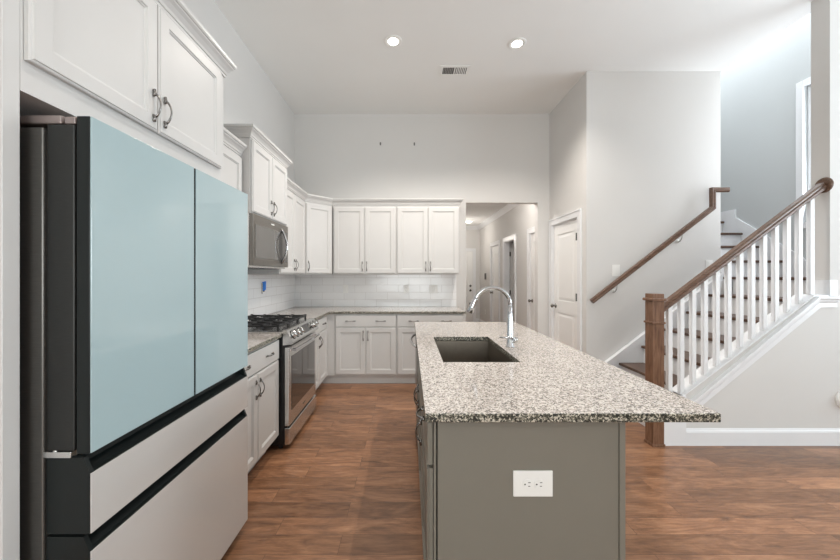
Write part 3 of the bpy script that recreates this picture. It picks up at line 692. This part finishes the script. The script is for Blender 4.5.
bm = new(); prism(bm, [(0.585-0.075*math.sin(PI*q/12), 1.480+0.31*q/12) for q in range(13)]+[(0.600, 1.79), (0.600, 1.48)], -0.0045, -0.0032); obj('dark_crescent', bm, M['black'], mw)  # flat black crescent laid on the front beside the handle
obj('badge', box(0.345, 0.415, -0.0012, -0.0002, 1.806, 1.816), M['plastic'], mw)
bm = new()
for k in range(14): bx(bm, 0.06+k*0.046, 0.09+k*0.046, 0.06, 0.34, 1.4225, 1.4245)
obj('underside_vents', bm, M['black'], mw)

# ================================================================== ISLAND
isl = root('kitchen_island', 'grey-green kitchen island base with a flat end panel', 'kitchen island')
IY0, IY1 = 1.140, 3.20
obj('end_panel', box(0.096, 0.703, IY0, IY0+0.018, 0.0, 0.880), M['island'], isl, 0.001)
obj('face_frame', box(0.083, 0.0905, IY0+0.001, IY0+0.05, 0.0, 0.880), M['island'], isl)
obj('corner_trim', box(0.704, 0.724, IY0-0.004, IY0+0.05, 0.0, 0.880), M['island'], isl, 0.002)
obj('back_panel', box(0.706, 0.722, IY0+0.052, IY1, 0.0, 0.880), M['island'], isl)
obj('far_panel', box(0.09, 0.704, IY1-0.018, IY1, 0.0, 0.880), M['island'], isl)
# carcass (kept clear of the sink bowl and the dishwasher)
bm = new(); bx(bm, 0.083, 0.703, IY0+0.051, 1.66, 0.112, 0.880); bx(bm, 0.0965, 0.703, IY0+0.020, IY0+0.051, 0.112, 0.880); bx(bm, 0.083, 0.703, 1.661, 2.568, 0.112, 0.60); bx(bm, 0.083, 0.100, 1.661, 2.568, 0.60, 0.880); bx(bm, 0.66, 0.703, 1.661, 2.568, 0.60, 0.880)
bx(bm, 0.155, 0.703, IY0+0.020, 2.568, 0.0, 0.112); bx(bm, 0.69, 0.703, 2.570, IY1-0.02, 0.0, 0.880)
obj('carcass', bm, M['island'], isl)
def isl_front(y_far, wd, nd):
    """doors and drawer on the face looking to -X"""
    f = bpy.data.objects.new('cabinet_front', None)
    bpy.data.objects.remove(f)
    w_ = wd/nd
    for i in range(nd):
        lx0 = i*w_+0.003; lx1 = (i+1)*w_-0.003
        dr = obj('drawer', slab_bm(lx0, lx1, 0.722, 0.866), M['island'], isl, 0.003)
        dr.location = (0.082, y_far, 0); dr.rotation_euler = (0, 0, -PI/2); (pull(dr, (lx0+lx1)/2, 0.794, horiz=True) if nd == 1 else None)
        dd = obj('door', shaker_bm(lx0, lx1, 0.125, 0.712), M['island'], isl)
        dd.location = (0.082, y_far, 0); dd.rotation_euler = (0, 0, -PI/2)
        pull(dd, (lx1-0.028) if (nd == 2 and i == 0) else lx0+0.028, 0.612)
isl_front(1.66, 1.66-IY0-0.006, 1)
isl_front(2.566, 0.904, 2)
o = outlet('wall_outlet', 'wide white duplex outlet on the end panel of the island', 'outlet', (0.414, IY0, 0.668), 0, w=0.132, h=0.086, horiz=True)
# dishwasher
dw = root('dishwasher', 'built-in dishwasher with a curved bar handle at the far end of the island', 'dishwasher', (0.082, 3.178, 0), -PI/2)
obj('tub', box(0.003, 0.597, 0.001, 0.56, 0.10, 0.872), M['steel_dark'], dw)
dd = obj('door_panel', box(0.003, 0.597, -0.022, -0.0005, 0.115, 0.868), M['steel_dark'], dw, 0.003)
bm = new(); pts = []
for i in range(17):
    t = i/16; pts.append((0.04+0.52*t, -0.024-0.042*math.sin(PI*t)**0.7, 0.815))
tube(bm, pts, 0.011, 12); obj('handle', bm, M['steel'], dd, smooth=True)
obj('kick_plate', box(0.003, 0.597, 0.05, 0.06, 0.0, 0.099), M['black'], dw)
# island countertop with sink cutout
SX0, SX1, SY0, SY1 = 0.178, 0.578, 1.763, 2.485
bm = new()
def ringplate(bm, o_, i_, z0, z1, oi=0.0):
    def rr(r, z): return [bm.verts.new((x, y, z)) for x, y in r]
    a, b, c, d_ = rr(o_, z1), rr(i_, z1), rr(o_, z0), rr(i_, z0)
    n = len(o_)
    for k in range(n):
        j = (k+1) % n
        bm.faces.new([a[k], a[j], b[j], b[k]]); bm.faces.new([c[k], d_[k], d_[j], c[j]]); bm.faces.new([a[k], c[k], c[j], a[j]]); bm.faces.new([b[k], b[j], d_[j], d_[k]])
ringplate(bm, [(0.053, 1.107), (1.018, 1.107), (1.018, 3.270), (0.053, 3.270)], [(SX0, SY0), (SX1, SY0), (SX1, SY1), (SX0, SY1)], 0.884, 0.914)
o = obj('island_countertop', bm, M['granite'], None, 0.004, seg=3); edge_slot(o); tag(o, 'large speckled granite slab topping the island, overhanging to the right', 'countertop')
# sink
sk = root('sink', 'dark stainless undermount sink set into the island top', 'sink', (0, 0, 0))
bm = new(); e = 0.004
o_ = [(SX0-0.02, SY0-0.02), (SX1+0.02, SY0-0.02), (SX1+0.02, SY1+0.02), (SX0-0.02, SY1+0.02)]
i_ = [(SX0-e, SY0-e), (SX1+e, SY0-e), (SX1+e, SY1+e), (SX0-e, SY1+e)]
ringplate(bm, o_, i_, 0.8785, 0.8825)
t0 = [bm.verts.new((x, y, 0.8800)) for x, y in i_]
ib = [(SX0+0.008, SY0+0.008), (SX1-0.008, SY0+0.008), (SX1-0.008, SY1-0.008), (SX0+0.008, SY1-0.008)]
t1 = [bm.verts.new((x, y, 0.665)) for x, y in ib]
for k in range(4): bm.faces.new([t0[k], t0[(k+1) % 4], t1[(k+1) % 4], t1[k]])
bm.faces.new(t1)
bo = obj('bowl', bm, M['sink'], sk); 
bm = new(); lathe(bm, [(0.055, 0.6655), (0.055, 0.669), (0.04, 0.669), (0.03, 0.666)], (0.378, 2.12, 0), 'z', 24); obj('drain', bm, M['steel'], sk, smooth=False)
# faucet
fc = root('faucet', 'chrome gooseneck pull-down faucet behind the island sink', 'faucet', (0.636, 2.14, 0.914))
bm = new(); lathe(bm, [(0.027, 0.0), (0.027, 0.006), (0.022, 0.010), (0.021, 0.060), (0.019, 0.066), (0.018, 0.17), (0.0135, 0.20), (0.0135, 0.262)], (0, 0, 0), 'z', 24); obj('body', bm, M['chrome'], fc, smooth=True)
bm = new(); pts = [(0, 0, 0.262)]
R_ = 0.112
for i in range(1, 25):
    a = PI*i/24*0.89; pts.append((-R_+R_*math.cos(a), 0, 0.262+R_*math.sin(a)*0.98))
tube(bm, pts, 0.0125, 14); obj('spout', bm, M['chrome'], fc, smooth=True)
p1 = Vector(pts[-1]); dr_ = (Vector(pts[-1])-Vector(pts[-2])).normalized()
bm = new(); tube(bm, [p1-dr_*0.004, p1, p1+dr_*0.004, p1+dr_*0.05, p1+dr_*0.09, p1+dr_*0.094], [0.0135, 0.0155, 0.0155, 0.019, 0.020, 0.015], 16); obj('spray_head', bm, M['chrome'], fc, smooth=True)
bm = new(); tube(bm, [(0.015, -0.012, 0.045), (0.036, -0.014, 0.045), (0.040, -0.014, 0.045)], [0.018, 0.018, 0.014], 16)
tube(bm, [(0.030, -0.014, 0.056), (0.010, -0.030, 0.060), (-0.075, -0.034, 0.066)], [0.006, 0.005, 0.0045], 10); obj('lever', bm, M['chrome'], fc, smooth=True)

# ================================================================== STAIRS
st = root('staircase', 'staircase with dark wood treads and white risers climbing right, then turning away', 'staircase')
for k in range(1, 7):
    x = NX(k); z = RISE*k
    yf_ = 2.861 if k > 0 else 2.6
    obj('tread', box(x, x+RUN+0.03, 2.862, 3.811, z-0.028, z), M['tread'], st, 0.006)
    obj('riser', box(x+0.026, x+0.044, 2.862, 3.811, z-RISE+(0.0005 if k > 1 else 0.0), z-0.0285), M['trim'], st)
obj('riser', box(NX(7)+0.026, NX(7)+0.044, 2.862, 3.811, RISE*6+0.0005, RISE*7-0.0285), M['trim'], st)
obj('landing', box(NX(7), RX-0.019, 2.862, 3.96, RISE*7-0.028, RISE*7), M['tread'], st, 0.006)
for k in range(1, 4):
    y = UY(k-1); z = RISE*(7+k)
    obj('tread', box(3.512, RX-0.019, y, y+0.29, z-0.028, z), M['tread'], st, 0.006)
    obj('riser', box(3.512, RX-0.019, y+0.026, y+0.044, z-RISE+0.0005, z-0.0285), M['trim'], st)
obj('riser', box(3.512, RX-0.019, UY(3)+0.026, UY(3)+0.044, RISE*10+0.0005, RISE*11-0.0285), M['trim'], st)
obj('upper_landing', box(3.512, RX-0.019, UY(3), 6.59, RISE*11-0.028, RISE*11), M['tread'], st, 0.006)

# balustrade
bl = root('stair_railing', 'oak stair handrail with white balusters and a square newel post', 'railing')
nx0, nx1, ny0, ny1 = 1.937, 2.028, 2.70, 2.791
nw = obj('newel_post', box(nx0, nx1, ny0, ny1, 0, 1.215), M['newel'], bl, 0.003)
bm = new(); bx(bm, nx0-0.010, nx1+0.010, ny0-0.010, ny1+0.010, 0, 0.19); obj('newel_base', bm, M['newel'], nw, 0.004) if False else bm.free()
bm = new(); bx(bm, nx0-0.014, nx1+0.014, ny0-0.014, ny1+0.014, 1.157, 1.180); obj('newel_collar', bm, M['newel'], nw, 0.006)
bm = new(); bx(bm, nx0-0.008, nx1+0.008, ny0-0.008, ny1+0.008, 0.975, 0.992); obj('newel_band', bm, M['newel'], nw, 0.004)
bm = new(); bx(bm, nx0-0.006, nx1+0.006, ny0-0.006, ny1+0.006, 0.0, 0.02); obj('newel_foot', bm, M['newel'], nw, 0.003)
RYc = 2.765
RP = [(-0.030, -0.028), (-0.022, -0.034), (0.010, -0.032), (0.028, -0.022), (0.034, -0.008), (0.034, 0.008), (0.028, 0.022), (0.010, 0.032), (-0.022, 0.034), (-0.030, 0.028)]
RP = [(-0.032, -0.024), (-0.018, -0.028), (-0.004, -0.024), (0.004, -0.032), (0.020, -0.031), (0.032, -0.018), (0.036, 0.0), (0.032, 0.018), (0.020, 0.031), (0.004, 0.032), (-0.004, 0.024), (-0.018, 0.028), (-0.032, 0.024)]
RP = [(a*0.9, b*0.92) for a, b in RP]
zr = lambda x: 1.285+0.76*(x-2.32)+0.012
bm = new(); sweep(bm, [(nx1+0.001, RYc, zr(nx1)), (3.362, RYc, zr(3.362))], [(-a, b) for a, b in RP], (0, 1, 0)); obj('handrail', bm, M['rail'], bl, smooth=False)
bm = new(); lathe(bm, [(0.062, 3.379), (0.062, 3.372), (0.056, 3.364), (0.048, 3.361)], (0, RYc, zr(3.37)), 'x', 28); obj('rosette', bm, M['rail'], bl)
for k in range(13):
    px = 670.3+11.83*k; x = (px-409)*2.752/340; zb = max(ZS(x), 0); zb = min(zb, 1.19)+0.015
    zt = zr(x)-0.030/math.cos(math.atan(0.76))+0.004
    c_, hs = 2.79, 0.0165
    bm = new(); zl = ZS(x-hs)+0.016; zr_ = min(ZS(x+hs), 1.19)+0.016
    if x > 3.25: zl = zr_ = 1.206
    v0 = [bm.verts.new(p) for p in ((x-hs, RYc-hs, zl), (x+hs, RYc-hs, zr_), (x+hs, RYc+hs, zr_), (x-hs, RYc+hs, zl))]
    v1 = [bm.verts.new(p) for p in ((x-hs, RYc-hs, zt-hs*0.76), (x+hs, RYc-hs, zt+hs*0.76), (x+hs, RYc+hs, zt+hs*0.76), (x-hs, RYc+hs, zt-hs*0.76))]
    bm.faces.new(v0[::-1]); bm.faces.new(v1)
    for q in range(4): bm.faces.new([v0[q], v0[(q+1) % 4], v1[(q+1) % 4], v1[q]])
    obj('baluster', bm, M['trim'], bl, 0.002)

# wall handrail
wr = root('wall_handrail', 'dark oak handrail fixed on brackets to the pale wall, rising to an upturned end', 'handrail')
WY = 3.755
zw = lambda x: 1.072+0.775*(x-2.02)
xe = 3.355
bm = new(); RPW = [(a*0.85, b*0.85) for a, b in RP]
sweep(bm, [(2.02, WY, zw(2.02)), (xe, WY, zw(xe)), (xe, WY, 2.305), (xe+0.17, WY, 2.305)], [(-a, b) for a, b in RPW], (0, 1, 0)); obj('rail', bm, M['rail'], wr)
for x in (2.30, 3.02):
    z = zw(x)-0.03
    bm = new(); tube(bm, [(x, 3.828, z-0.075), (x, 3.790, z-0.078), (x, 3.765, z-0.05), (x, 3.757, z-0.004)], 0.006, 10); lathe(bm, [(0.020, 3.8285), (0.020, 3.822), (0.010, 3.818)], (x, 0, z-0.075), 'y', 20)
    obj('bracket', bm, M['bracket'], wr)

# plates on walls
outlet('wall_switch', 'white switch plate on the pale wall above the low end of the wall handrail', 'switch', (2.33, 3.83, 1.416), 0, w=0.085, h=0.130, kind='switch')
outlet('wall_switch', 'white switch plate on the pale wall just below the upper end of the wall handrail', 'switch', (3.38, 3.83, 1.475), 0, w=0.075, h=0.117, kind='switch')
rp = root('round_wall_cover', 'round white cover low on the grey wall at the right edge', 'wall cover', (3.494, 2.73, 0.368), 0)
bm = new(); lathe(bm, [(0.076, -0.0005), (0.076, -0.012), (0.068, -0.022), (0.058, -0.024)], (0, 0, 0), 'y', 32); obj('rim', bm, M['plastic'], rp, smooth=False)
bm = new(); lathe(bm, [(0.056, -0.0245), (0.054, -0.034), (0.036, -0.040)], (0, 0, 0), 'y', 32); obj('cap', bm, M['plastic'], rp)
# hall fixtures
th = root('thermostat', 'small dark control fixture on the right wall of the hall', 'thermostat', (HX, 8.85, 1.33), -PI/2)
obj('housing', box(-0.06, 0.06, -0.025, -0.0005, -0.08, 0.08), M['ventdark'], th, 0.004)
obj('screen', box(-0.03, 0.03, -0.027, -0.0255, -0.01, 0.05), M['slot'], th)
outlet('wall_outlet', 'white outlet low on the hall wall seen through the faucet arch', 'outlet', (HX, 8.9, 0.40), -PI/2)
hl = root('hall_ceiling_light', 'round flush ceiling light glowing in the hall', 'ceiling light', (1.50, 8.55, 2.74))
bm = new(); lathe(bm, [(0.10, 0.0), (0.10, -0.02), (0.095, -0.025)], (0, 0, 0), 'z', 32); obj('base', bm, M['plastic'], hl)
bm = new(); lathe(bm, [(0.085, -0.0255), (0.08, -0.04), (0.06, -0.06), (0.03, -0.07)], (0, 0, 0), 'z', 32); obj('diffuser', bm, M['lens_soft'], hl, smooth=True)
# recessed lights
for lab, x, y in (('left of the two round recessed ceiling lights', -0.155, 3.335), ('right of the two round recessed ceiling lights', 1.072, 3.37)):
    r = root('recessed_light', lab, 'ceiling light', (x, y, CZ), group='recessed ceiling lights')
    bm = new(); lathe(bm, [(0.088, -0.0005), (0.088, -0.006), (0.078, -0.009), (0.052, -0.005), (0.052, -0.0005)], (0, 0, 0), 'z', 36); obj('trim_ring', bm, M['plastic'], r)
    bm = new(); lathe(bm, [(0.050, -0.004), (0.050, -0.007), (0.04, -0.0085)], (0, 0, 0), 'z', 36); obj('lens', bm, M['lens'], r)
    l = bpy.data.lights.new('ceiling_spot', 'SPOT'); l.energy = 118; l.color = (1.0, 0.93, 0.85); l.spot_size = 2.3; l.spot_blend = 0.7; l.shadow_soft_size = 0.02
    lo = bpy.data.objects.new('ceiling_spot', l); COL.objects.link(lo); lo.parent = r; lo.location = (0, 0, -0.03)
for x, y in ((-0.155, 1.0), (1.07, 1.0), (-0.155, -1.6), (1.07, -1.6)):  # extra spots added out of view as fill, without fixtures
    l = bpy.data.lights.new('ceiling_spot', 'SPOT'); l.energy = 34; l.color = (1.0, 0.93, 0.85); l.spot_size = 2.3; l.spot_blend = 0.7; l.shadow_soft_size = 0.02
    lo = bpy.data.objects.new('ceiling_spot', l); COL.objects.link(lo); lo.location = (x, y, CZ-0.03)
l = bpy.data.lights.new('hall_point_light', 'POINT'); l.energy = 12; l.color = (1.0, 0.93, 0.85); l.shadow_soft_size = 0.03
lo = bpy.data.objects.new('hall_point_light', l); COL.objects.link(lo); lo.parent = hl; lo.location = (-0.25, 0, -0.45)
l = bpy.data.lights.new('hall_point_light', 'POINT'); l.energy = 17; l.color = (1.0, 0.94, 0.88); l.shadow_soft_size = 0.03  # added hall fill, no lamp fitting at this spot
lo = bpy.data.objects.new('hall_point_light', l); COL.objects.link(lo); lo.location = (1.3, 5.3, 2.62)
# ceiling vent
vt = root('ceiling_vent', 'small white rectangular air vent in the ceiling behind the recessed lights', 'vent', (0.510, 3.815, CZ))
vw, vh = 0.165, 0.095
bm = new(); ringplate(bm, [(-vw, -vh), (vw, -vh), (vw, vh), (-vw, vh)], [(-vw+0.032, -vh+0.030), (vw-0.032, -vh+0.030), (vw-0.032, vh-0.030), (-vw+0.032, vh-0.030)], -0.008, -0.0005)
bx(bm, -0.006, 0.006, -vh+0.030, vh-0.030, -0.008, -0.002)
obj('frame', bm, M['plastic'], vt, 0.001)
obj('duct', box(-vw+0.032, vw-0.032, -vh+0.030, vh-0.030, -0.002, -0.0006), M['ventdark'], vt)
for s in (-1, 1):
    bm = new()
    for k in range(6):
        x = (s*0.07)+(k-2.5)*0.019
        prism(bm, [(x-0.005*1, -0.0075), (x-0.003, -0.0075), (x+s*0.004+0.002, -0.0022), (x+s*0.004, -0.0022)], -vh+0.031, vh-0.031)
    obj('louvres', bm, M['plastic'], vt)
# wall anchors
for i, (x, z, lab) in enumerate(((-0.406, 3.235, 'left of two dark wall anchors high on the back wall'), (0.076, 3.232, 'right of two dark wall anchors high on the back wall'))):
    bm = new(); lathe(bm, [(0.012, YB-0.0005), (0.012, YB-0.006), (0.006, YB-0.010)], (x, 0, z), 'y', 14); bx(bm, x-0.010, x+0.010, YB-0.006, YB-0.0005, z-0.024, z+0.018)
    tag(obj('wall_anchor', bm, M['ventdark']), lab, 'wall anchor', 'wall anchors on the back wall')
